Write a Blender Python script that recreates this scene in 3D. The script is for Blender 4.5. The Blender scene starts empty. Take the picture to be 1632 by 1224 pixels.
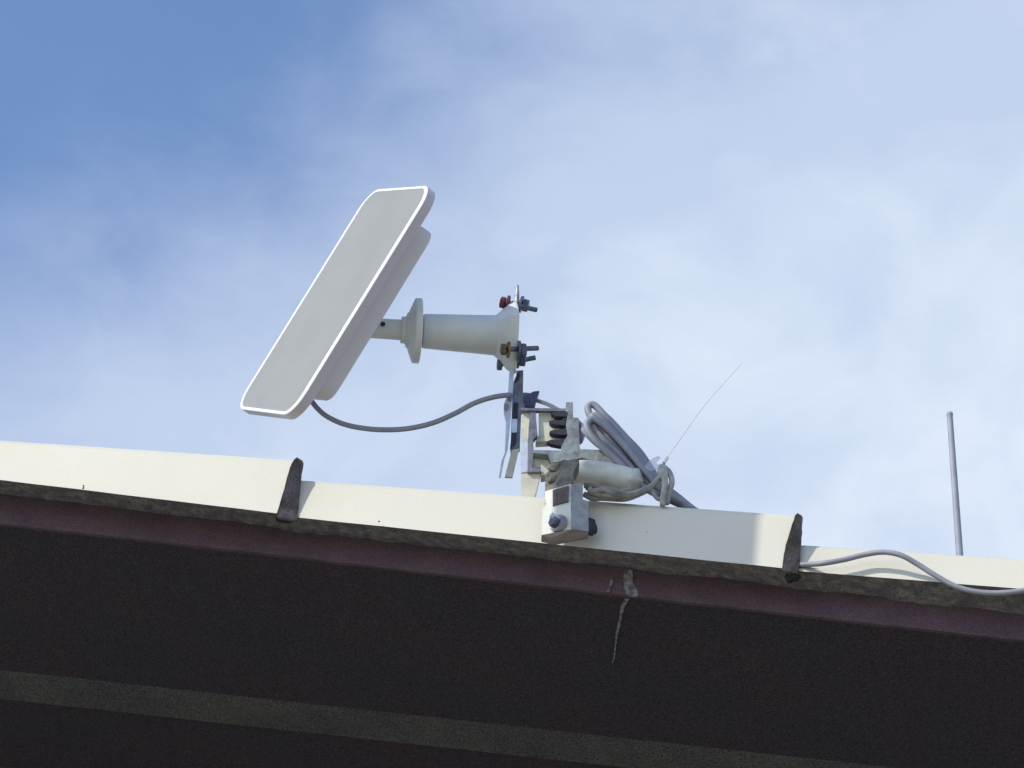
import bpy, bmesh, math, random
from mathutils import Vector, Matrix, noise
R = math.radians
random.seed(7)
scene = bpy.context.scene
col = scene.collection

# ------------------------------------------------------------------ camera
F = 5460.0                      # focal length in photo pixels (photo 1632 x 1224)
PITCH = R(35)
CAM = Vector((0, 0, 1.6))
cam_d = bpy.data.cameras.new("camera")
cam_d.sensor_width = 36; cam_d.lens = 36 * F / 1632
cam_d.clip_start = 0.1; cam_d.clip_end = 2000
cam = bpy.data.objects.new("camera", cam_d); col.objects.link(cam)
cam.location = CAM; cam.rotation_euler = (R(90) + PITCH, 0, 0)
scene.camera = cam
RIGHT = Vector((1, 0, 0)); UP = Vector((0, -math.sin(PITCH), math.cos(PITCH)))
FWD = Vector((0, math.cos(PITCH), math.sin(PITCH)))

# ------------------------------------------------------------------ sun, sky, exposure
S = Vector((-1.5, -1.0, 1.45)).normalized()            # towards the sun
sun_d = bpy.data.lights.new("sun", 'SUN'); sun_d.energy = 3.5; sun_d.angle = R(0.4)
sun_d.color = (1.0, 0.95, 0.86)
sun = bpy.data.objects.new("sun", sun_d); col.objects.link(sun)
sun.rotation_euler = S.to_track_quat('Z', 'Y').to_euler(); sun.location = (-6, -4, 9)
scene.view_settings.view_transform = 'Standard'; scene.view_settings.look = 'None'
scene.view_settings.gamma = 1; scene.view_settings.exposure = 0.0
scene.view_settings.use_curve_mapping = False

world = bpy.data.worlds.new("World"); scene.world = world; world.use_nodes = True
nt = world.node_tree; nt.nodes.clear(); N = nt.nodes.new; L = nt.links.new
out = N('ShaderNodeOutputWorld'); bg = N('ShaderNodeBackground'); bg.inputs[1].default_value = 0.125
sky = N('ShaderNodeTexSky'); sky.sky_type = 'NISHITA'; sky.sun_disc = False
sky.sun_elevation = math.asin(S.z); sky.sun_rotation = math.atan2(S.x, S.y)
sky.air_density = 1.0; sky.dust_density = 1.0; sky.ozone_density = 1.0; sky.altitude = 100
tc = N('ShaderNodeTexCoord')
dot = N('ShaderNodeVectorMath'); dot.operation = 'DOT_PRODUCT'; dot.inputs[1].default_value = (.52, .488, -.696)
L(tc.outputs['Generated'], dot.inputs[0])
def wnoise(scale, detail, rough, dist=0.0, off=(0, 0, 0), stretch=(1, 1, 1)):
    mp = N('ShaderNodeMapping'); mp.inputs['Location'].default_value = off; mp.inputs['Scale'].default_value = stretch
    n = N('ShaderNodeTexNoise'); n.inputs['Scale'].default_value = scale; n.inputs['Detail'].default_value = detail
    n.inputs['Roughness'].default_value = rough; n.inputs['Distortion'].default_value = dist
    L(tc.outputs['Generated'], mp.inputs[0]); L(mp.outputs[0], n.inputs['Vector']); return n.outputs['Fac']
def wmath(op, a, b, clamp=False):
    m = N('ShaderNodeMath'); m.operation = op; m.use_clamp = clamp
    for i, v in enumerate((a, b)):
        if isinstance(v, (int, float)): m.inputs[i].default_value = v
        else: L(v, m.inputs[i])
    return m.outputs[0]
n1 = wnoise(9, 3, .5, .3, (3.1, 1.2, 0.4)); n2 = wnoise(24, 7, .58, .4, (1.7, 5.2, 2.2), (1, 1, 1.6))
q = wmath('ADD', dot.outputs['Value'], wmath('MULTIPLY', wmath('SUBTRACT', n1, 0.5), 0.09))
q = wmath('ADD', q, wmath('MULTIPLY', wmath('SUBTRACT', n2, 0.5), 0.06))
mr = N('ShaderNodeMapRange'); mr.interpolation_type = 'SMOOTHSTEP'
mr.inputs['From Min'].default_value = -0.143; mr.inputs['From Max'].default_value = -0.018
mr.inputs['To Min'].default_value = 0.0; mr.inputs['To Max'].default_value = 0.9
L(q, mr.inputs['Value'])
tint = N('ShaderNodeMix'); tint.data_type = 'RGBA'; tint.blend_type = 'MULTIPLY'; tint.inputs['Factor'].default_value = 1
L(sky.outputs[0], tint.inputs['A']); tint.inputs['B'].default_value = (1.46, 1.60, 1.82, 1)
cl = N('ShaderNodeMix'); cl.data_type = 'RGBA'
cl.inputs['A'].default_value = (4.7, 5.55, 7.1, 1); cl.inputs['B'].default_value = (6.5, 7.2, 8.2, 1)
n3 = wnoise(17, 7, .55, .5, (7.7, 3.3, 1.1), (1, 1, 1.3))
cr = N('ShaderNodeMapRange'); cr.inputs['From Min'].default_value = .30; cr.inputs['From Max'].default_value = .66
low = wmath('ADD', wmath('MULTIPLY', n3, .75), wmath('MULTIPLY', dot.outputs['Value'], 2.4))
L(low, cr.inputs['Value']); L(cr.outputs[0], cl.inputs['Factor'])
mix = N('ShaderNodeMix'); mix.data_type = 'RGBA'
L(mr.outputs[0], mix.inputs['Factor']); L(tint.outputs['Result'], mix.inputs['A']); L(cl.outputs['Result'], mix.inputs['B'])
L(mix.outputs['Result'], bg.inputs[0]); L(bg.outputs[0], out.inputs[0])

# ------------------------------------------------------------------ where things stand
YAW = R(12)
M_OUT = Vector((-math.sin(YAW), -math.cos(YAW), 0))   # outwards from the gable, towards the street
def ray(px, py): return (RIGHT * ((px - 816) / F) - UP * ((py - 612) / F) + FWD)
Y0 = 3.33
def at(px, py, Y):                                     # a point at distance Y from the camera along the ground
    r = ray(px, py); return CAM + r * (Y / r.y)
P0 = at(1000, 850, Y0); C0 = P0.dot(M_OUT)
def hit(px, py, off=0.0):                              # a point on the gable plane, off metres proud of it
    r = ray(px, py); return CAM + r * ((C0 + off - CAM.dot(M_OUT)) / r.dot(M_OUT))
def z3(p): return (780 + p[0] / 6.12, 580 + p[1] / 6.12)
def z4(p): return (820 + p[0] / 4.37, 620 + p[1] / 4.37)
def z5(p): return (850 + p[0] / 8.74, 730 + p[1] / 8.74)

# ------------------------------------------------------------------ materials
def mat(name, base, var=None, scale=30, rough=.6, metal=0.0, bump=0.0, bscale=80, amount=(.4, .65), fine=0.0, fscale=600, spec=.5, detail=4):
    m = bpy.data.materials.new(name); m.use_nodes = True; t = m.node_tree; b = t.nodes['Principled BSDF']
    b.inputs['Roughness'].default_value = rough; b.inputs['Metallic'].default_value = metal
    b.inputs['Specular IOR Level'].default_value = spec
    c = t.nodes.new('ShaderNodeTexCoord')
    geo = t.nodes.new('ShaderNodeNewGeometry')
    src = geo.outputs['Position']
    last = None
    if var:
        n = t.nodes.new('ShaderNodeTexNoise'); n.inputs['Scale'].default_value = scale; n.inputs['Detail'].default_value = detail
        t.links.new(src, n.inputs['Vector'])
        mr = t.nodes.new('ShaderNodeMapRange'); mr.inputs['From Min'].default_value = amount[0]; mr.inputs['From Max'].default_value = amount[1]
        t.links.new(n.outputs['Fac'], mr.inputs['Value'])
        mx = t.nodes.new('ShaderNodeMix'); mx.data_type = 'RGBA'
        mx.inputs['A'].default_value = (*base, 1); mx.inputs['B'].default_value = (*var, 1)
        t.links.new(mr.outputs[0], mx.inputs['Factor']); last = mx.outputs['Result']
    if fine:
        n = t.nodes.new('ShaderNodeTexNoise'); n.inputs['Scale'].default_value = fscale; n.inputs['Detail'].default_value = 2
        t.links.new(src, n.inputs['Vector'])
        mr = t.nodes.new('ShaderNodeMapRange'); mr.inputs['From Min'].default_value = .3; mr.inputs['From Max'].default_value = .7
        mr.inputs['To Min'].default_value = 1 - fine; mr.inputs['To Max'].default_value = 1 + fine
        t.links.new(n.outputs['Fac'], mr.inputs['Value'])
        vm = t.nodes.new('ShaderNodeVectorMath'); vm.operation = 'SCALE'
        if last: t.links.new(last, vm.inputs[0])
        else: vm.inputs[0].default_value = base
        t.links.new(mr.outputs[0], vm.inputs['Scale']); last = vm.outputs[0]
    if last: t.links.new(last, b.inputs['Base Color'])
    else: b.inputs['Base Color'].default_value = (*base, 1)
    if bump:
        n = t.nodes.new('ShaderNodeTexNoise'); n.inputs['Scale'].default_value = bscale; n.inputs['Detail'].default_value = 5
        t.links.new(src, n.inputs['Vector'])
        bp = t.nodes.new('ShaderNodeBump'); bp.inputs['Strength'].default_value = bump; bp.inputs['Distance'].default_value = .004
        t.links.new(n.outputs['Fac'], bp.inputs['Height']); t.links.new(bp.outputs[0], b.inputs['Normal'])
    return m
M = dict(
 cream=mat('cream_paint', (.60, .572, .475), (.57, .542, .445), 7, .55, bump=.05, bscale=25, fine=.02, fscale=300, amount=(.42, .7)),
 mortar=mat('weathered_mortar', (.115, .105, .118), (.21, .198, .18), 85, .95, bump=.9, bscale=120, fine=.35, fscale=420),
 mortar_light=mat('mossy_mortar', (.15, .125, .125), (.06, .055, .04), 45, .95, bump=.8, bscale=110, fine=.3, fscale=400),
 moss=mat('dark_moss', (.012, .014, .010), (.035, .04, .018), 90, 1, bump=1, bscale=150),
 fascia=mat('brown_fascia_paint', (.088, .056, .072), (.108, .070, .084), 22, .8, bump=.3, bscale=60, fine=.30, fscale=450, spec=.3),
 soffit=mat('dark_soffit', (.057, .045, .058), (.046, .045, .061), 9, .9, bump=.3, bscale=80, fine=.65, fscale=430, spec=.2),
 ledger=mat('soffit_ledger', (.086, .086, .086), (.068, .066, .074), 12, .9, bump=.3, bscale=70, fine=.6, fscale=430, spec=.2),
 wall=mat('olive_wall', (.12, .115, .07), (.09, .085, .06), 4, .95, bump=.4, bscale=50, fine=.2),
 roof=mat('roof_sheet', (.35, .34, .31), (.22, .21, .19), 6, .9, bump=.4),
 white=mat('white_plastic', (.80, .80, .79), None, rough=.42, fine=.012, fscale=500),
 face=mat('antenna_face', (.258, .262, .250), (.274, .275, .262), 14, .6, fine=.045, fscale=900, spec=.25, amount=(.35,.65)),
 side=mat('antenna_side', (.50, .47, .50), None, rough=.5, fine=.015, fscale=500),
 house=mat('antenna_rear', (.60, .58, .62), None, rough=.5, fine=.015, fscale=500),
 mount=mat('mount_grey', (.67, .69, .64), (.60, .62, .59), 30, .5, fine=.02),
 galv=mat('galvanised', (.33, .33, .36), (.22, .22, .26), 70, .5, metal=.3, bump=.2, bscale=200),
 alu=mat('aluminium', (.20, .20, .23), (.12, .11, .14), 60, .55, metal=.2, bump=.3, bscale=160),
 slate=mat('grey_bracket', (.24, .27, .28), (.13, .12, .12), 55, .6, metal=.1, bump=.4, bscale=150, amount=(.45, .7)),
 palem=mat('pale_metal_and_sky', (.62, .66, .74), (.5, .52, .58), 60, .45, metal=.2),  # pale parts, and sky colour painted on the brackets
 tan=mat('faded_plastic', (.62, .57, .47), (.50, .46, .38), 50, .7, bump=.2),
 crm2=mat('aged_cream_plastic', (.62, .62, .48), (.42, .42, .33), 60, .65, bump=.25, amount=(.45, .7)),
 dirty=mat('dirty_cream', (.20, .185, .16), (.09, .08, .072), 55, .9, bump=.7, bscale=120, amount=(.38, .62)),
 conduit=mat('aged_conduit', (.60, .60, .53), (.42, .415, .37), 50, .6, bump=.2, amount=(.45, .7)),
 dark=mat('dark_parts_and_slot_shade', (.02, .017, .03), None, rough=.6),  # near-black parts, and painted shade for the bar's slots
 violet=mat('dark_violet_plastic', (.035, .03, .075), (.07, .06, .13), 60, .45),
 bolt=mat('bolt_steel', (.10, .11, .16), (.17, .17, .22), 120, .45, metal=.6),
 brass=mat('brass_washer', (.22, .17, .08), (.10, .08, .05), 150, .5, metal=.5),
 red=mat('rusty_red', (.14, .032, .045), (.06, .02, .05), 120, .6),
 cable=mat('grey_cable', (.26, .265, .30), (.22, .225, .26), 40, .5, fine=.03),
 cable2=mat('pale_cable', (.42, .42, .40), None, rough=.5),
 rope=mat('grimy_cord', (.40, .41, .38), (.26, .25, .22), 70, .8, bump=.4),
 zinc=mat('zinc_plate', (.36, .37, .37), (.24, .25, .27), 60, .6, metal=.1, bump=.3),
 lip=mat('lip_metal', (.33, .29, .28), (.22, .19, .19), 50, .7),
 twine=mat('dirty_twine', (.27, .25, .23), (.12, .105, .10), 60, .9, bump=.6),
 wisp=mat('clear_plastic', (.70, .75, .82), None, rough=.2),
 wire=mat('pale_pink_wire', (.93, .74, .70), None, rough=.4),
 mast=mat('mast_steel', (.30, .31, .36), (.25, .26, .31), 60, .6),
 stain=mat('white_run', (.24, .24, .27), (.10, .085, .10), 160, .9, amount=(.42, .62), fine=.3, fscale=500),
 wood=mat('shade_pole_wood', (.12, .09, .06), (.07, .055, .04), 20, .9, bump=.5),
 ground=mat('ground_gravel', (.36, .33, .27), (.27, .25, .19), .8, .95, bump=.5, bscale=12, fine=.2, fscale=30),
)
# the clear plastic strip lets the sky through a little
b = M['wisp'].node_tree.nodes['Principled BSDF']; b.inputs['Transmission Weight'].default_value = .75; b.inputs['IOR'].default_value = 1.1

# ------------------------------------------------------------------ object helpers
def link(name, bm, m, parent=None, smooth=None, bevel=0.0):
    bmesh.ops.remove_doubles(bm, verts=bm.verts, dist=1e-6)
    bmesh.ops.recalc_face_normals(bm, faces=bm.faces)
    if bevel:
        bmesh.ops.bevel(bm, geom=[e for e in bm.edges if len(e.link_faces) == 2 and e.calc_face_angle(0) > .5], offset=bevel, segments=2, affect='EDGES', profile=.5)
    me = bpy.data.meshes.new(name); 
    org = sum((v.co for v in bm.verts), Vector()) / max(1, len(bm.verts))
    base = Vector((0, 0, 0)) if parent else org
    if not parent:
        base = Vector((org.x, org.y, min(v.co.z for v in bm.verts)))
        for v in bm.verts: v.co -= base
    bm.to_mesh(me); bm.free()
    if smooth:
        for p in me.polygons: p.use_smooth = True
        if smooth is not True: me.set_sharp_from_angle(angle=smooth)
    o = bpy.data.objects.new(name, me); col.objects.link(o); me.materials.append(M[m] if isinstance(m, str) else m)
    if parent:
        o.parent = parent
        a = parent; base_w = Vector()
        while a: base_w += a.location; a = a.parent
        for v in me.vertices: v.co -= base_w
    else: o.location = base
    return o
def tag(o, label=None, cat=None, group=None, kind=None):
    if label: o['label'] = label
    if cat: o['category'] = cat
    if group: o['group'] = group
    if kind: o['kind'] = kind
    return o
def thing(name, loc, label, cat, group=None):
    o = bpy.data.objects.new(name, None); col.objects.link(o); o.location = loc; o.empty_display_size = .02
    return tag(o, label, cat, group)
def solid(front, depth, dirv=None, bm=None):           # a polygon given real thickness along dirv
    bm = bm or bmesh.new(); d = (dirv or -M_OUT) * depth
    a = [bm.verts.new(p) for p in front]; b = [bm.verts.new(p + d) for p in front]; n = len(a)
    fa = bm.faces.new(a); fb = bm.faces.new(b[::-1]); fa.normal_update(); fb.normal_update()
    for i in range(n): bm.faces.new((a[i], a[(i + 1) % n], b[(i + 1) % n], b[i]))
    bmesh.ops.triangulate(bm, faces=[fa, fb], ngon_method='EAR_CLIP')
    return bm
def polyY(pts, Y, depth, name, m, parent, bevel=.0006):
    return link(name, solid([at(x, y, Y) for x, y in pts], depth, Vector((0, 1, 0))), m, parent)
def frame_of(axis):
    axis = axis.normalized(); t = Vector((0, 0, 1)) if abs(axis.z) < .9 else Vector((0, 1, 0))
    u = axis.cross(t).normalized(); return axis, u, u.cross(axis).normalized()
def lathe(prof, o, axis, seg=40, bm=None):
    bm = bm or bmesh.new(); a, u, v = frame_of(axis); rings = []
    for t, r in prof:
        if r <= 1e-6: rings.append([bm.verts.new(o + a * t)])
        else: rings.append([bm.verts.new(o + a * t + (u * math.cos(k * math.tau / seg) + v * math.sin(k * math.tau / seg)) * r) for k in range(seg)])
    for A, B in zip(rings, rings[1:]):
        for k in range(seg):
            k2 = (k + 1) % seg
            if len(A) == 1 and len(B) == 1: continue
            if len(A) == 1: bm.faces.new((A[0], B[k], B[k2]))
            elif len(B) == 1: bm.faces.new((A[k], A[k2], B[0]))
            else: bm.faces.new((A[k], A[k2], B[k2], B[k]))
    if len(rings[0]) > 1: bm.faces.new(rings[0])
    if len(rings[-1]) > 1: bm.faces.new(rings[-1][::-1])
    return bm
def smooth_path(P, n=8):
    out = []
    Q = [P[0] * 2 - P[1]] + P + [P[-1] * 2 - P[-2]]
    for i in range(1, len(Q) - 2):
        p0, p1, p2, p3 = Q[i - 1:i + 3]
        for k in range(n):
            t = k / n
            out.append(.5 * ((2 * p1) + (p2 - p0) * t + (2 * p0 - 5 * p1 + 4 * p2 - p3) * t * t + (3 * p1 - p0 - 3 * p2 + p3) * t ** 3))
    out.append(P[-1]); return out
def tube(P, r, seg=12, bm=None, n=8, taper=None):
    bm = bm or bmesh.new(); P = smooth_path(P, n) if n > 1 else P
    rings = []; u = None
    for i, p in enumerate(P):
        d = (P[min(i + 1, len(P) - 1)] - P[max(i - 1, 0)]).normalized()
        if u is None: _, u, v = frame_of(d)
        u = (u - d * u.dot(d)).normalized(); v = d.cross(u)
        rr = r if taper is None else r * (1 + (taper - 1) * i / (len(P) - 1))
        rings.append([bm.verts.new(p + (u * math.cos(k * math.tau / seg) + v * math.sin(k * math.tau / seg)) * rr) for k in range(seg)])
    for A, B in zip(rings, rings[1:]):
        for k in range(seg): bm.faces.new((A[k], A[(k + 1) % seg], B[(k + 1) % seg], B[k]))
    bm.faces.new(rings[0][::-1]); bm.faces.new(rings[-1])
    return bm
def path(pts, Y): return [at(p[0], p[1], p[2] if len(p) > 2 else Y) for p in pts]

# ------------------------------------------------------------------ ground
bm = bmesh.new(); s = 400
for x, y in ((-s, -s), (s, -s), (s, s), (-s, s)): bm.verts.new((x, y, 0))
bm.faces.new(bm.verts); tag(link('ground', bm, 'ground'), kind='structure', label='gravel ground below the house')

# ------------------------------------------------------------------ the house
house = thing('house', Vector((P0.x, P0.y, 0)), 'low house gable edge with cream stepped verge, brown fascia and dark soffit', 'house')
def yl(pts, x):                                        # a straight or bent edge line read at x
    for (x0, y0), (x1, y1) in zip(pts, pts[1:]):
        if x <= x1: break
    return y0 + (y1 - y0) * (x - x0) / (x1 - x0)
G = .1165
def brown_top(x): return 785 + G * x * 1.02
def brown_bot(x): return 834 + .1145 * x
XL, XR = -2600, 4200
OF = -.050
def seg_xs(step=12, a=-260, b=1900):
    xs = [XL, -1500, -800]; x = a
    while x <= b: xs.append(x); x += step
    return xs + [2600, XR]
def ribbon(top, bot, name, m, rough=0.0, rf=.02, depth=.02, sub=3, parent=house):
    """strip between two edge functions x -> (y, off), with worn edges and back thickness"""
    bm = bmesh.new(); xs = seg_xs(); rows = []
    for j in range(sub + 1):
        t = j / sub; row = []
        for x in xs:
            yt, ot = top(x); yb, ob = bot(x)
            p = hit(x, yt + (yb - yt) * t, ot + (ob - ot) * t)
            if rough: p = p + M_OUT * rough * noise.noise(p * 30) + Vector((0, 0, rough * noise.noise(p * 55 + Vector((9, 0, 0)))))
            row.append(bm.verts.new(p))
        rows.append(row)
    back = [[bm.verts.new(v.co - M_OUT * depth) for v in r] for r in (rows[0], rows[-1])]
    grid = rows + [back[1], back[0]]
    for A, B in zip(grid, grid[1:] + grid[:1]):
        for i in range(len(A) - 1): bm.faces.new((A[i], A[i + 1], B[i + 1], B[i]))
    for e in (0, -1): bm.faces.new([r[e] for r in grid])
    return link(name, bm, m, parent)
# brown fascia front, dark soffit underneath, ledger, wall
ribbon(lambda x: (brown_top(x) - 8, OF), lambda x: (brown_bot(x), OF), 'fascia_board', 'fascia', .0010, depth=.006)
# soffit: horizontal underside from the fascia foot back to the wall
def sof(x, back):
    if back > .1: back *= 1 - .083 * x / 1100 if back < .6 else 1 - .06 * x / 1100
    return sof0(x, back)
def sof0(x, back):                                       # fascia foot moved back into the building
    p = hit(x, brown_bot(x) - 3, OF - .0055); return p - M_OUT * back
def slab_between(A, B, thick, name, m, up=Vector((0, 0, 1))):
    bm = bmesh.new(); n = len(A)
    r = [[bm.verts.new(p) for p in A], [bm.verts.new(p) for p in B], [bm.verts.new(p + up * thick) for p in B], [bm.verts.new(p + up * thick) for p in A]]
    for i in range(4):
        for k in range(n - 1): bm.faces.new((r[i][k], r[i][k + 1], r[(i + 1) % 4][k + 1], r[(i + 1) % 4][k]))
    for e in (0, -1): bm.faces.new([q[e] for q in r])
    return link(name, bm, m, house)
xs = [XL, XR]
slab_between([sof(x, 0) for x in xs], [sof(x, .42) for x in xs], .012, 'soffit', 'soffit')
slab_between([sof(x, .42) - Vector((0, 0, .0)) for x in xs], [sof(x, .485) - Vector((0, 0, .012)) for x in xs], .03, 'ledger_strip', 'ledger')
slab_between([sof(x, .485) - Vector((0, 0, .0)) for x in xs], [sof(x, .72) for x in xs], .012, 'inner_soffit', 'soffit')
# gable wall below the soffit
A = [sof(x, .73) for x in xs]; bm = bmesh.new()
d = -M_OUT * .2
for q in (Vector(), d):
    f = [bm.verts.new(A[0] + q + Vector((0, 0, .02))), bm.verts.new(A[1] + q + Vector((0, 0, .02))), bm.verts.new(Vector((A[1].x, A[1].y, 0)) + q), bm.verts.new(Vector((A[0].x, A[0].y, 0)) + q)]
    bm.faces.new(f)
bm.verts.ensure_lookup_table()
for i in range(4): bm.faces.new((bm.verts[i], bm.verts[(i + 1) % 4], bm.verts[4 + (i + 1) % 4], bm.verts[4 + i]))
link('wall', bm, 'wall', house)
# roof surface running back from the verge
def rt(x, back): p = hit(x, brown_top(x) - 14, OF - .02); return p - M_OUT * back
slab_between([rt(x, 0) for x in xs], [rt(x, 5.0) for x in xs], .02, 'roof', 'roof')
# mottled mortar bed under the cream verge (an underside: it runs back as it comes down)
def cream_bot(x):
    if x < 441: return 764 + .1195 * x
    if x < 1256: return 822.5 + (x - 441) * .1025
    return 908.5 + (x - 1256) * .0765
ribbon(lambda x: (cream_bot(x) - 5, -.006), lambda x: (brown_top(x) + 2 * math.sin(x * .031), OF + .0015), 'mortar_bed', 'mortar', .0022, depth=.03, sub=6)

# cream verge pieces: each laps over the next one downslope, proud at its lower-right end
def verge(xl, xr_top, xr_bot, tl, tr, bl, br, off_l, off_r):
    """top edge tl->tr, bottom bl->br in rows; off_* how proud the foot stands"""
    bm = bmesh.new(); n = 40; rows = []
    prof = [(0.0, -.040, 0), (0.0, -.0095, 0.0), (.058, -.006, 0), (.5, -.003, 0), (.97, 0.0, 0), (1.0, .0004, 0), (1.0, -.022, 0)]
    for t, o, dy in prof:
        row = []
        for i in range(n + 1):
            k = i / n
            x = xl + ((xr_top + (xr_bot - xr_top) * t) - xl) * k
            yt = tl + (tr - tl) * k; yb = bl + (br - bl) * k
            y = yt + (yb - yt) * t
            wob = .6 * noise.noise(Vector((x * .012, t * 2, 3)))
            row.append(bm.verts.new(hit(x, y + wob, o + .006 + off_l + (off_r - off_l) * k)))
        rows.append(row)
    for A, B in zip(rows, rows[1:] + rows[:1]):
        for i in range(n): bm.faces.new((A[i], A[i + 1], B[i + 1], B[i]))
    for e in (0, -1): bm.faces.new([r[e] for r in rows])
    return link('verge_trim', bm, 'cream', house, smooth=R(20))
verge(-345, 468, 441, 679, 733.5, 723, 818, -.004, .006)
verge(468, 1268, 1247, 765, 822, 824, 905.5, -.010, .004)
verge(1268, 2068, 2046, 868.5, 919, 909.5, 972, -.012, .002)
verge(2068, 2868, 2846, 962, 1013, 1003, 1083, -.012, .002)
verge(-1160, -345, -368, 600, 642, 640, 727, -.004, .006)
# dark mortar ends of each lap
def lap_end(P, offs, th, seed):
    bm = bmesh.new(); pts = []
    n = len(P)
    for i in range(n):
        (x0, y0), (x1, y1) = P[i], P[(i + 1) % n]; o0, o1 = offs[i], offs[(i + 1) % n]
        L_ = math.hypot(x1 - x0, y1 - y0); k = max(1, int(L_ / 7))
        for j in range(k):
            t = j / k; x = x0 + (x1 - x0) * t; y = y0 + (y1 - y0) * t
            w = .9 if 0 < j else .15
            pts.append(hit(x + w * noise.noise(Vector((x * .3, y * .21, seed))) * 1.6, y + w * noise.noise(Vector((y * .3, x * .2, seed + 5))), o0 + (o1 - o0) * t))
    return solid(pts, th, -M_OUT, bm)
for P, offs, seed in (
    ([(468.5, 732.5), (473, 728.5), (482, 734), (477, 768), (472.5, 829), (441.5, 823), (450, 788), (462, 745)], [.013, .002, -.002, -.002, -.001, .0135, .0135, .0135], 1.0),
    ([(1267, 821.5), (1271, 817.5), (1278.5, 822), (1276, 862), (1271.5, 914), (1246, 908), (1252, 868), (1262, 836)], [.011, .002, -.002, -.002, -.001, .0115, .0115, .0115], 4.0)):
    link('lap_mortar', lap_end(P, offs, .006, seed), 'mortar_light', house)
# moss clumps at the foot of each lap
def blob(c, r, seed, sq=(1, .6, .8), bm=None):
    bm = bm or bmesh.new(); g = bmesh.ops.create_icosphere(bm, subdivisions=3, radius=1)
    for v in g['verts']:
        p = v.co.copy(); k = 1 + .35 * noise.noise(p * 2 + Vector((seed, 0, 0))) + .15 * noise.noise(p * 6 + Vector((seed, 2, 0)))
        v.co = c + Vector((p.x * sq[0], p.y * sq[1], p.z * sq[2])) * r * k
    return bm
for i, (x, y, r, w) in enumerate(((457, 827, 8.5, 2.0), (1262, 920, 10, 1.3))):
    link('moss_clump', blob(hit(x, y, -.006), r / 1387, i * 3.3, (w, .8, .9)), 'moss', house)
# small specks on the cream trim
for x, y, r in ((133, 778, 2), (133, 774, 1.2), (392, 799, 3), (385, 805, 1.6), (604, 831, 1.4), (1031, 849, 1.6), (377, 803, 1.3)):
    link('speck', blob(hit(x, y, .008 if x < 400 else .003), r / 1387, x, (1, .4, 1.3)), 'mortar_light', house)
# pale run-off marks on fascia and soffit
def run(P, W, off, name='stain'):
    bm = bmesh.new(); n = len(P); A, B = [], []
    L_ = []
    for i, ((x, y), w) in enumerate(zip(P, W)):
        j = .9 * noise.noise(Vector((x * .4, y * .33, 1)))
        L_.append((x + j, y, w * (1 + .5 * noise.noise(Vector((y * .5, x, 3))))))
    pts = [hit(x - w / 2, y, off) for x, y, w in L_] + [hit(x + w / 2, y, off) for x, y, w in L_[::-1]]
    return link(name, solid(pts, .0012, -M_OUT, bm), 'stain', house)
def lerp_pts(P, n):
    out = []
    for (a, b) in zip(P, P[1:]):
        for k in range(n): out.append(tuple(a[i] + (b[i] - a[i]) * k / n for i in range(len(a))))
    out.append(P[-1]); return out
q = lerp_pts([(1002, 908, 12), (1001, 925, 13), (1004, 938, 20), (1009, 948, 18), (1010, 951, 9)], 5)
run([p[:2] for p in q], [p[2] for p in q], OF + .0015)
q = lerp_pts([(976, 920, 2), (972, 935, 4), (968, 943, 6)], 5)
run([p[:2] for p in q], [p[2] for p in q], OF + .0015)
q = lerp_pts([(1000, 951, 7), (992, 965, 6), (988, 985, 4.5), (983, 1008, 4), (981, 1025, 1.5), (979, 1044, 3), (976, 1054, 1)], 6)
bm = bmesh.new(); 
def under(x, y):                                        # point on the soffit's lower face
    r = ray(x, y); a, b_, c = sof(XL, 0), sof(XR, 0), sof(XL, .3); nn = (b_ - a).cross(c - a).normalized()
    return CAM + r * ((a - CAM).dot(nn) / r.dot(nn)) - Vector((0, 0, .0025))
A = [under(x - w / 2 + noise.noise(Vector((y * .3, 0, 0))), y) for x, y, w in q] + [under(x + w / 2 + noise.noise(Vector((y * .3, 0, 0))), y) for x, y, w in q[::-1]]
link('stain', solid(A, .001, Vector((0, 0, 1)), bm), 'stain', house)

# ------------------------------------------------------------------ the antenna
def cam_vec(x, y, z): return RIGHT * x + UP * y - FWD * z
Lx = Vector((.51016, -.34255, .78892)).normalized()
Sx = Vector((.36157, -.74685, -.55810)); Sx = (Sx - Lx * Sx.dot(Lx)).normalized()
Nn = Sx.cross(Lx).normalized()
if Nn.x > 0: Nn = -Nn
CY = 3.40
C = Vector((-.22208, 3.40, 4.10913))
ant = thing('satellite_antenna', C - Nn * .03, 'flat rectangular white antenna with grey face, tilted above the roof edge at left', 'antenna')
HL, HS = .1650, .1192
def rr(hl, hs, r, n=8):
    pts = []
    for cx, cy, a0 in ((hl - r, hs - r, 0), (-(hl - r), hs - r, 90), (-(hl - r), -(hs - r), 180), (hl - r, -(hs - r), 270)):
        for k in range(n + 1):
            a = R(a0 + 90 * k / n); pts.append((cx + r * math.cos(a), cy + r * math.sin(a)))
    return pts
def loft(layers, cap0=True, cap1=True):                 # layers: (hl, hs, r, depth behind the face)
    bm = bmesh.new(); rings = []
    for hl, hs, r, d_ in layers:
        rings.append([bm.verts.new(C + Lx * a + Sx * b_ - Nn * d_) for a, b_ in rr(hl, hs, r)])
    for A, B in zip(rings, rings[1:]):
        n = len(A)
        for k in range(n): bm.faces.new((A[k], A[(k + 1) % n], B[(k + 1) % n], B[k]))
    if cap0: bm.faces.new(rings[0])
    if cap1: bm.faces.new(rings[-1][::-1])
    return bm
link('bezel', loft([(HL - .0042, HS - .0095, .026, .0012), (HL - .0039, HS - .0089, .027, 0), (HL - .0010, HS - .0022, .032, 0.0001), (HL - .0003, HS - .0006, .033, .0005), (HL, HS, .033, .0014)], cap1=False), 'white', ant, smooth=R(35))
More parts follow.
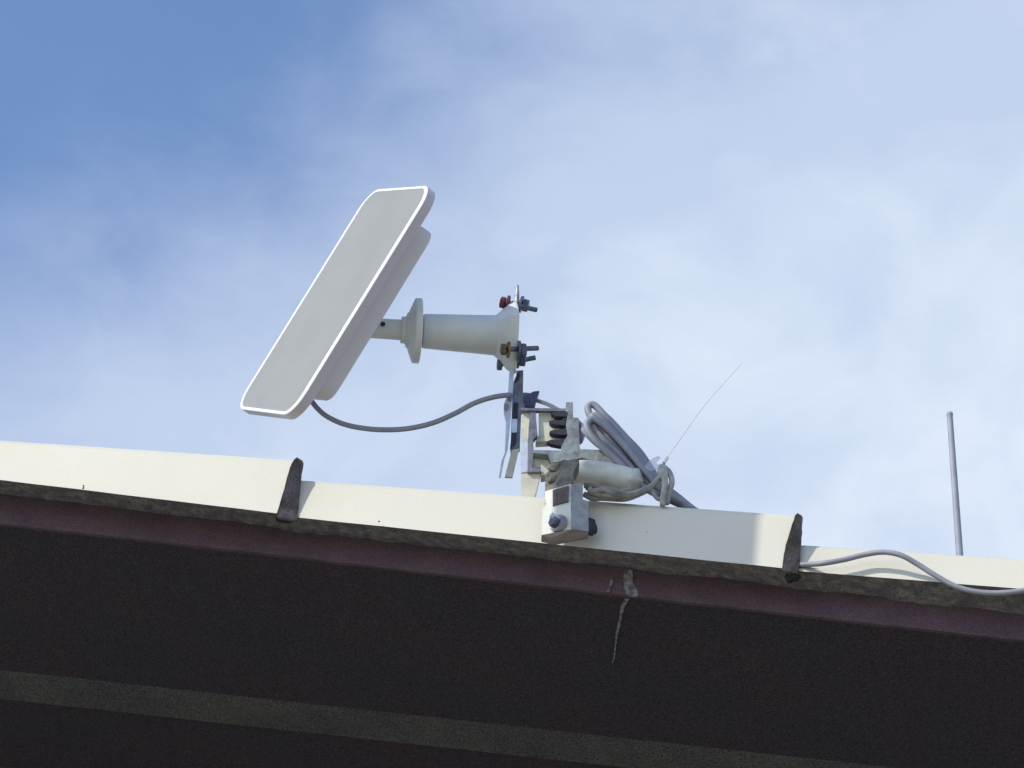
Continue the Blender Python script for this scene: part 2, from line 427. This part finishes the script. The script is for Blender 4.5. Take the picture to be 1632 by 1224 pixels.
link('casing', loft([(HL, HS, .033, .0013), (HL, HS, .033, .0120), (HL - .001, HS - .001, .032, .0134), (HL - .003, HS - .003, .030, .0142)]), 'side', ant, smooth=R(35))
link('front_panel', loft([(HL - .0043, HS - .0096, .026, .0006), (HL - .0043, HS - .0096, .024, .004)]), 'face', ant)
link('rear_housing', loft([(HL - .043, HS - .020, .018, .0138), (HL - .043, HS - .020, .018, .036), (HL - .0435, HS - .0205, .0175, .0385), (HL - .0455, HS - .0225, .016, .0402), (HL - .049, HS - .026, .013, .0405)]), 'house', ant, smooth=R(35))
# mount stem and round collar
AX = Vector((.991, .115, .012)).normalized()
def onaxis(px):                                         # distance along the axis that shows at photo column px
    lo, hi = -.05, .4
    for _ in range(40):
        m_ = (lo + hi) / 2; p = SB2 + AX * m_ - CAM
        if 816 + F * p.x / p.dot(FWD) < px: lo = m_
        else: hi = m_
    return lo
SB2 = at(600, 523.5, (C - Nn * .039).y + .002)
PXM = 1 / 1387
def ax(px): return onaxis(px)
stem = lathe([(ax(583), .0125), (ax(604), .0125), (ax(639), .0128), (ax(639.5), .0165), (ax(645), .0168), (ax(648), .0195), (ax(650), .020)], SB2, AX)
link('stem', stem, 'mount', ant, smooth=R(35))
link('screw', lathe([(0, .0030), (.002, .0030), (.003, .0018), (.003, 0)], at(611, 517, SB2.y - .013), Vector((-.5, -.8, -.2)), 10), 'dark', ant)
# ------------------------------------------------------------------ pipe mount
pm = thing('pipe_mount', SB2 + AX * .09 - Vector((0, 0, .03)), 'short grey pipe with round collar joining antenna to bolted plate', 'mount')
link('collar', lathe([(ax(648), .0215), (ax(650.5), .0225), (ax(651.5), .0250), (ax(658.5), .0385), (ax(659.5), .0400), (ax(661), .0405), (ax(669), .0405), (ax(670), .0395), (ax(670), .018)], SB2, AX, 56), 'mount', pm, smooth=R(35))
link('pipe', lathe([(ax(671), .0165), (ax(673), .0165), (ax(673.5), .0200), (ax(676), .0214), (ax(700), .0222), (ax(760), .0240), (ax(795), .0254), (ax(806), .0258), (ax(817), .0258)], SB2, AX, 56), 'mount', pm, smooth=R(35))
# kite-shaped flange plate, seen nearly edge-on
u3 = Vector((0, 0, 1)); u3 = (u3 - AX * u3.dot(AX)).normalized(); w3 = AX.cross(u3).normalized()   # up and across in the plate
pc = SB2 + AX * ax(815)
def plate(hts, th, bm=None, off=0):
    bm = bm or bmesh.new()
    return solid([pc + AX * off + u3 * a + w3 * b_ for a, b_ in hts], th, AX, bm)
hts = []
for k in range(48):
    a = k / 48 * math.tau; ca, sa = math.cos(a), math.sin(a)
    r = 1 / (abs(ca) ** 1.25 + abs(sa) ** 1.25) ** (1 / 1.25)
    hts.append((ca * r * .056, sa * r * .045))
link('flange_plate', plate(hts, .005), 'mount', pm, bevel=.0012)
# flare between pipe end and plate
bm = bmesh.new(); rings = []
for t, k1, rr_ in ((-.0195, 0, .0262), (-.013, .30, .0266), (-.006, .78, .0268), (.0008, .985, .0268)):
    ring = []
    for k in range(48):
        a = k / 48 * math.tau; ca, sa = math.cos(a), math.sin(a)
        x, y = hts[k]; x, y = x * k1 + ca * rr_ * (1 - k1), y * k1 + sa * rr_ * (1 - k1)
        ring.append(bm.verts.new(pc + AX * t + u3 * x + w3 * y))
    rings.append(ring)
for A, B in zip(rings, rings[1:]):
    for k in range(48): bm.faces.new((A[k], A[(k + 1) % 48], B[(k + 1) % 48], B[k]))
bm.faces.new(rings[0]); bm.faces.new(rings[-1][::-1])
link('flare', bm, 'mount', pm, smooth=R(30))
def hexprism(o, axis, r, t0, t1, bm=None):
    return lathe([(t0, r * .86), (t0 + .0008, r), (t1 - .0008, r), (t1, r * .86)], o, axis, 6, bm)
def bolt(head, nut, shaft_end, axis, hm, nm, rnut=.0075):
    """head on the left face, nut stack on the right, threaded end poking out"""
    sh = link('bolt', tube([head, shaft_end], .0031, 12, None, 1), 'bolt', pm, smooth=R(40))
    bm = bmesh.new(); k = 0
    hb = link('bolt_head', hexprism(head, axis, .0072, -.003, .0035), hm, sh)
    if hm != 'bolt': ws = link('washer', lathe([(.0050, .0098), (.0056, .0104), (.0074, .0104), (.008, .0098)], head, axis, 28), 'brass' if hm == 'brass' else 'red', sh, smooth=R(40))
    nu = link('nut', hexprism(nut, axis, rnut, -.004, .0035), nm, sh)
    wa = link('washer', lathe([(-.0075, rnut + .003), (-.0045, rnut + .003)], nut, axis, 28), nm, sh, smooth=R(40))
    return sh
a1 = Vector((.93, .20, -.16)).normalized()
Yp = pc.y
bolt(at(801, 482, Yp - .016), at(838, 487, Yp + .004), at(855, 494, Yp + .006), (AX + Vector((0, -.1, -.28))).normalized(), 'red', 'bolt', .0078)
bolt(at(802, 557, Yp - .036), at(834, 560, Yp - .020), at(857, 555, Yp - .012), (AX + Vector((0, .05, .02))).normalized(), 'brass', 'bolt', .0098)
bolt(at(796, 581, Yp + .016), at(833, 573, Yp + .018), at(853, 570, Yp + .02), AX, 'bolt', 'bolt', .0085)
link('pin', tube(path([(824.5, 455), (824, 470), (823, 484)], Yp), .0019, 8, None, 3, taper=2.0), 'galv', pm, smooth=R(40))

# ------------------------------------------------------------------ slotted bar and its rail below the plate
Yb = pc.y - .004
sb = thing('slotted_bracket', at(822, 760, Yb), 'narrow upright slotted metal bar hanging under the bolted plate', 'bracket')
def P3(p): return [z3(q) for q in p]
def P4(p): return [z4(q) for q in p]
def P5(p): return [z5(q) for q in p]
polyY(P3([(262, 66), (330, 60), (327, 300), (352, 335), (440, 420), (440, 445), (310, 452), (296, 815), (205, 835), (215, 560), (225, 300), (236, 170), (268, 100)]), Yb, .010, 'bar', 'alu', sb)
polyY(P3([(196, 60), (240, 60), (226, 300), (206, 560), (178, 830), (146, 920), (110, 1105), (92, 1100), (120, 940), (150, 870), (163, 570), (140, 480), (140, 390), (180, 300)]), Yb - .003, .002, 'rail', 'palem', sb)
polyY(P3([(222, 822), (290, 818), (225, 1103), (150, 1100)]), Yb + .001, .003, 'end_tab', 'tan', sb)
for sl in ([(268, 95), (296, 88), (290, 150), (250, 180)], [(233, 378), (281, 378), (274, 530), (225, 530)], [(217, 676), (263, 676), (254, 780), (200, 825)]):
    polyY(P3(sl), Yb - .0012, .003, 'slot_shade', 'dark', sb)  # dark plates on the solid bar paint the shade inside its slots
polyY(P3([(222, 536), (272, 536), (268, 668), (215, 668)]), Yb - .0016, .003, 'slot_sky', 'palem', sb)  # pale plate painted as the bright sky showing through a slot
polyY(P3([(330, 315), (372, 300), (430, 268), (487, 262), (462, 330), (440, 420), (350, 410)]), Yb - .004, .006, 'wing_clip', 'violet', sb)
for p_ in ((165, 420), (195, 330)): link('rivet', blob(at(*z3(p_), Yb - .004), .004, p_[0], (.7, .6, 1.3)), 'galv', sb)

# ------------------------------------------------------------------ channel bracket with ribbed clamp
Yc = 3.385
cb = thing('channel_bracket', at(900, 735, Yc), 'grey metal channel bracket with four dark ribs between two uprights', 'bracket')
polyY(P3([(318, 452), (396, 452), (382, 745), (308, 742)]), Yc, .006, 'side_strip', 'crm2', cb)
polyY(P3([(306, 745), (374, 745), (368, 1050), (306, 1062)]), Yc, .006, 'lower_strip', 'palem', cb)  # pale blue colour paints the sky's reflection on this strip
polyY(P3([(306, 1058), (500, 1058), (440, 1320), (312, 1320)]), Yc + .001, .008, 'foot', 'tan', cb)
polyY(P3([(396, 440), (450, 440), (458, 560), (470, 690), (425, 740), (432, 835), (415, 1010), (502, 1016), (502, 1050), (370, 1052), (376, 745)]), Yc - .004, .008, 'hook_profile', 'alu', cb)
polyY(P3([(305, 428), (742, 434), (742, 462), (305, 450)]), Yc - .006, .006, 'top_flange', 'alu', cb)
polyY(P3([(480, 462), (765, 470), (750, 775), (590, 750), (450, 760), (482, 690)]), Yc + .002, .012, 'clamp_plate', 'crm2', cb)
for r_ in ([(602, 474), (640, 466), (762, 474), (760, 512), (640, 510)], [(582, 560), (620, 544), (690, 552), (745, 520), (735, 600), (660, 590), (600, 578)],
           [(584, 660), (610, 646), (680, 640), (762, 628), (762, 690), (690, 690), (600, 676)], [(560, 756), (600, 738), (680, 738), (762, 716), (760, 782), (690, 795), (600, 778)]):
    polyY(P3(r_), Yc - .007, .008, 'clamp_rib', 'dark', cb)
polyY(P4([(135, 424), (322, 428), (326, 400), (370, 320), (358, 240), (372, 165), (352, 150), (360, 92), (408, 92), (408, 198), (446, 200), (456, 418), (700, 428), (780, 522), (640, 512), (470, 480), (400, 492), (262, 512), (232, 455), (135, 444)]), Yc - .010, .014, 'shelf', 'slate', cb)
polyY(P4([(446, 238), (478, 262), (490, 300), (474, 338), (452, 352)]), Yc - .012, .012, 'end_clip', 'violet', cb)
polyY(P3([(412, 868), (570, 864), (616, 985), (575, 1045), (540, 1082), (500, 1086), (502, 1010), (412, 1008)]), Yc + .002, .015, 'inner_block', 'crm2', cb)

# ------------------------------------------------------------------ clamp block on the verge
Yk = 3.30
kb = thing('verge_clamp', at(905, 850, Yk), 'grimy cream box clamp bolted over the cream verge below the bracket', 'clamp')
def face(pts, Ys, depth, name, m):
    P = P5(pts); return link(name, solid([at(x, y, Yy) for (x, y), Yy in zip(P, Ys)], depth, Vector((0, 1, 0))), m, kb)
face([(165, 462), (350, 410), (520, 362), (522, 700), (524, 992), (330, 1030), (112, 1072), (128, 700), (190, 640), (160, 560)], [3.315, 3.307, 3.30, 3.30, 3.30, 3.307, 3.315, 3.315, 3.313, 3.315], .010, 'side_plate', 'conduit')
face([(520, 362), (690, 352), (690, 575), (765, 600), (772, 1022), (524, 992)], [3.30, 3.309, 3.309, 3.313, 3.313, 3.30], .012, 'front_plate', 'zinc')
face([(270, 445), (492, 380), (482, 600), (270, 665)], [3.3085, 3.299, 3.299, 3.3085], .004, 'recess_plate', 'mortar_light')  # darker plate laid on the side plate in place of a recess
face([(112, 1076), (524, 996), (765, 1030), (700, 1046), (340, 1112), (250, 1112)], [3.312, 3.298, 3.311, 3.314, 3.312, 3.312], .014, 'bottom_lip', 'lip')
face([(160, 470), (166, 330), (190, 250), (225, 180), (270, 75), (400, 48), (640, 28), (600, 110), (556, 185), (556, 270), (572, 330), (520, 368), (350, 415)], [3.317, 3.317, 3.316, 3.314, 3.313, 3.309, 3.303, 3.303, 3.302, 3.301, 3.3005, 3.301, 3.308], .026, 'dirty_top', 'dirty')
for i_, (x_, y_, r_) in enumerate(((300, 130, .0065), (430, 95, .0075), (540, 80, .006), (330, 250, .0060), (470, 210, .0070), (250, 300, .005))):
    link('grime_lump', blob(at(*z5((x_, y_)), 3.312), r_, i_ * 2.7, (1.3, .5, .8)), 'dirty', kb, smooth=True)
pb = at(*z5((320, 900)), 3.303); bax = Vector((.75, .62, -.05)).normalized()
link('washer', lathe([(-.003, .0105), (-.001, .0110), (.003, .0110)], pb + bax * .003, bax, 28), 'galv', kb, smooth=R(40))
link('bolt_head', hexprism(pb - bax * .006, bax, .0072, -.001, .006), 'bolt', kb)
link('spacer_tube', lathe([(0, .0035), (.014, .0035)], at(*z5((245, 790)), 3.296), Vector((.8, .5, -.35)), 14), 'palem', kb, smooth=R(40))
link('plug', blob(at(*z5((805, 960)), 3.318), .0068, 8.8, (1.0, .8, 1.7)), 'dark', kb, smooth=True)
# cream conduit stub resting across the clamp
cp = [(555, 215), (700, 205), (900, 215), (1150, 265), (1360, 320)]
P = [at(*z5(p), 3.345) for p in cp]
bm = tube(P, .0150, 24, None, 6)
for v in bm.verts: pass
cs = link('conduit_stub', bm, 'conduit', None, smooth=R(50))
tag(cs, 'short cream conduit stub with rounded end, lying on top of the box clamp', 'conduit')
eb = blob(P[-1], .0150, 5.5, (1.0, 1.0, 1.0)); link('end_cap', eb, 'conduit', cs, smooth=True)
# grimy cord wound under the stub
bm = bmesh.new()
for k, (o_, Yy) in enumerate(((-10, 3.326), (45, 3.318), (100, 3.321), (25, 3.330), (140, 3.326), (75, 3.333))):
    pts = [(705 + 25 * ((k * 3) % 4), 390 + o_ * .8), (820, 400 + o_ + 22 * math.sin(k * 2)), (960, 415 + o_ * .95 + 14 * math.cos(k * 3)), (1100, 450 + o_ * .85), (1280, 500 + o_ * .5), (1440, 495 + o_ * .15), (1560 + 10 * k, 440)]
    tube([at(*z5(p), Yy) for p in pts], .0034, 10, bm, 7)
tag(link('tie_cord', bm, 'twine', None, smooth=True), 'frayed grimy cord wound under the cream stub and round the coiled cable', 'cord')
cord2 = bmesh.new()
tube(path([(985, 792), (1010, 787), (1036, 776), (1052, 760), (1058, 748), (1066, 752), (1071, 768), (1066, 785), (1062, 803)], 3.322), .0034, 10, cord2, 8)
tube(path([(1055, 742), (1058, 757), (1060, 772), (1057, 790), (1056, 806)], 3.318), .0042, 10, cord2, 6, taper=.8)
tube(path([(1040, 785), (1047, 794), (1056, 797)], 3.322), .0026, 8, cord2, 5)
blob(at(1056, 752, 3.320), .0072, 3, (1, .9, 1.3), cord2)
tag(link('cable_tie', cord2, 'rope', None, smooth=True), 'pale knotted tie looped round the coiled cable right of the clamp', 'tie')
bm = bmesh.new(); solid([at(x, y, 3.32) for x, y in ((1028, 744), (1036, 733), (1048, 727), (1053, 729), (1045, 738), (1052, 742), (1048, 748), (1036, 750))], .0008, Vector((0, 1, 0)), bm)
tag(link('plastic_strip', bm, 'wisp'), 'small scrap of clear plastic sticking up beside the knotted tie', 'plastic scrap')
wr = tube(path([(1061, 733), (1090, 692), (1120, 650), (1152, 613), (1182, 580)], 3.325), .00045, 6, None, 5, taper=.7)
w_o = tag(link('thin_wire', wr, 'wire'), 'hair-thin pale pink wire rising diagonally from the knotted tie', 'wire')
link('white_tip', tube(path([(1058, 738), (1064, 729)], 3.325), .0022, 8, None, 1), 'white', w_o)

# ------------------------------------------------------------------ cables
rC = .0032
bm = tube(path([(497, 640, 3.42), (506, 651, 3.42), (520, 663), (545, 675), (575, 682), (610, 685), (650, 683), (690, 674), (725, 659), (755, 643), (782, 634), (806, 630), (822, 630, 3.465), (842, 630, 3.47), (856, 636, 3.47)], 3.42), rC, 14, None, 8)
cc = tag(link('antenna_cable', bm, 'cable', None, smooth=True), 'grey cable drooping from under the antenna to the slotted bar', 'cable')
link('cable_tail', tube(path([(854, 638, 3.45), (872, 644, 3.44), (893, 655, 3.42), (912, 668, 3.42)], 3.45), .0026, 12, None, 6), 'cable2', cc, smooth=True)
bm = bmesh.new()
tube(path([(918, 672, 3.40), (935, 690), (955, 709), (985, 728), (1012, 752), (1035, 778), (1060, 793, 3.36), (1115, 818, 3.37)], 3.37), .0043, 12, bm)
tube(path([(1120, 825, 3.40), (1075, 795), (1040, 765), (1015, 728), (992, 693), (965, 664), (950, 648), (942, 645), (937, 652), (944, 668), (965, 692), (1000, 735), (1025, 768), (1050, 786)], 3.355), .0043, 12, bm)
tube(path([(1110, 815, 3.38), (1060, 785), (1028, 750), (1000, 716), (970, 684), (952, 670), (943, 668), (935, 676), (939, 690), (955, 708), (985, 736), (1020, 772), (1050, 790)], 3.345), .0043, 12, bm)
tube(path([(1125, 828, 3.42), (1085, 796), (1052, 768), (1022, 724), (996, 696), (974, 672), (955, 655)], 3.37), .0043, 12, bm)
tube(path([(960, 690), (990, 712), (1018, 745), (1040, 772), (1070, 792), (1100, 812)], 3.362), .0043, 12, bm)
tube(path([(1095, 812, 3.40), (1050, 778), (1018, 738), (990, 703), (966, 676), (950, 662), (944, 668), (952, 690), (985, 722), (1022, 762), (1048, 784)], 3.352), .0042, 12, bm)
tube(path([(1118, 822, 3.41), (1078, 793), (1046, 764), (1018, 726), (990, 690), (968, 668)], 3.362), .0040, 12, bm)
tag(link('coiled_cable', bm, 'cable', None, smooth=True), 'grey cable folded into a narrow coil leaning behind the clamp', 'cable')
def hp(x, y, o=.008): return hit(x, y, o)
bm = tube([hp(1262, 902, -.010), hp(1280, 900, -.004), hp(1310, 898), hp(1345, 892), hp(1378, 884), hp(1408, 880, .012), hp(1436, 885, .014), hp(1462, 899, .010), hp(1492, 918, .008), hp(1522, 934, .006), hp(1555, 943, .004), hp(1595, 945, .004), hp(1640, 940, .004), hp(1700, 930, .006), hp(1800, 925, .006)], .0031, 14, None, 8)
tag(link('verge_cable', bm, 'cable', None, smooth=True), 'grey cable arching across the cream verge at the far right', 'cable')
# ------------------------------------------------------------------ mast
Ym = 3.44
m0 = tag(link('mast', tube([at(1513.5, 660, Ym), at(1531, 905, Ym)], .0037, 14, None, 1, taper=1.2), 'mast', None, smooth=R(50)), 'thin upright grey steel rod standing behind the verge at far right', 'rod')
link('tip', lathe([(0, .0039), (.004, .0039), (.005, .003), (.005, 0)], at(1513.7, 663, Ym), (at(1513.5, 600, Ym) - at(1513.7, 663, Ym)), 14), 'mast', m0, smooth=R(40))

# ------------------------------------------------------------------ pole added out of view on the left to cast the verge's shade
pcx = hit(1079, 850, 0) + Vector((-1.5, -1.0, 1.45)) * .60
pole = tag(link('shade_pole', lathe([(0, .075), (1, .074), (5.1, .0705), (5.12, .06)], Vector((pcx.x, pcx.y, 0)), Vector((0, 0, 1)), 32), 'wood', None, smooth=R(40)), 'unseen round timber pole added to cast the shade band on the verge', 'pole')
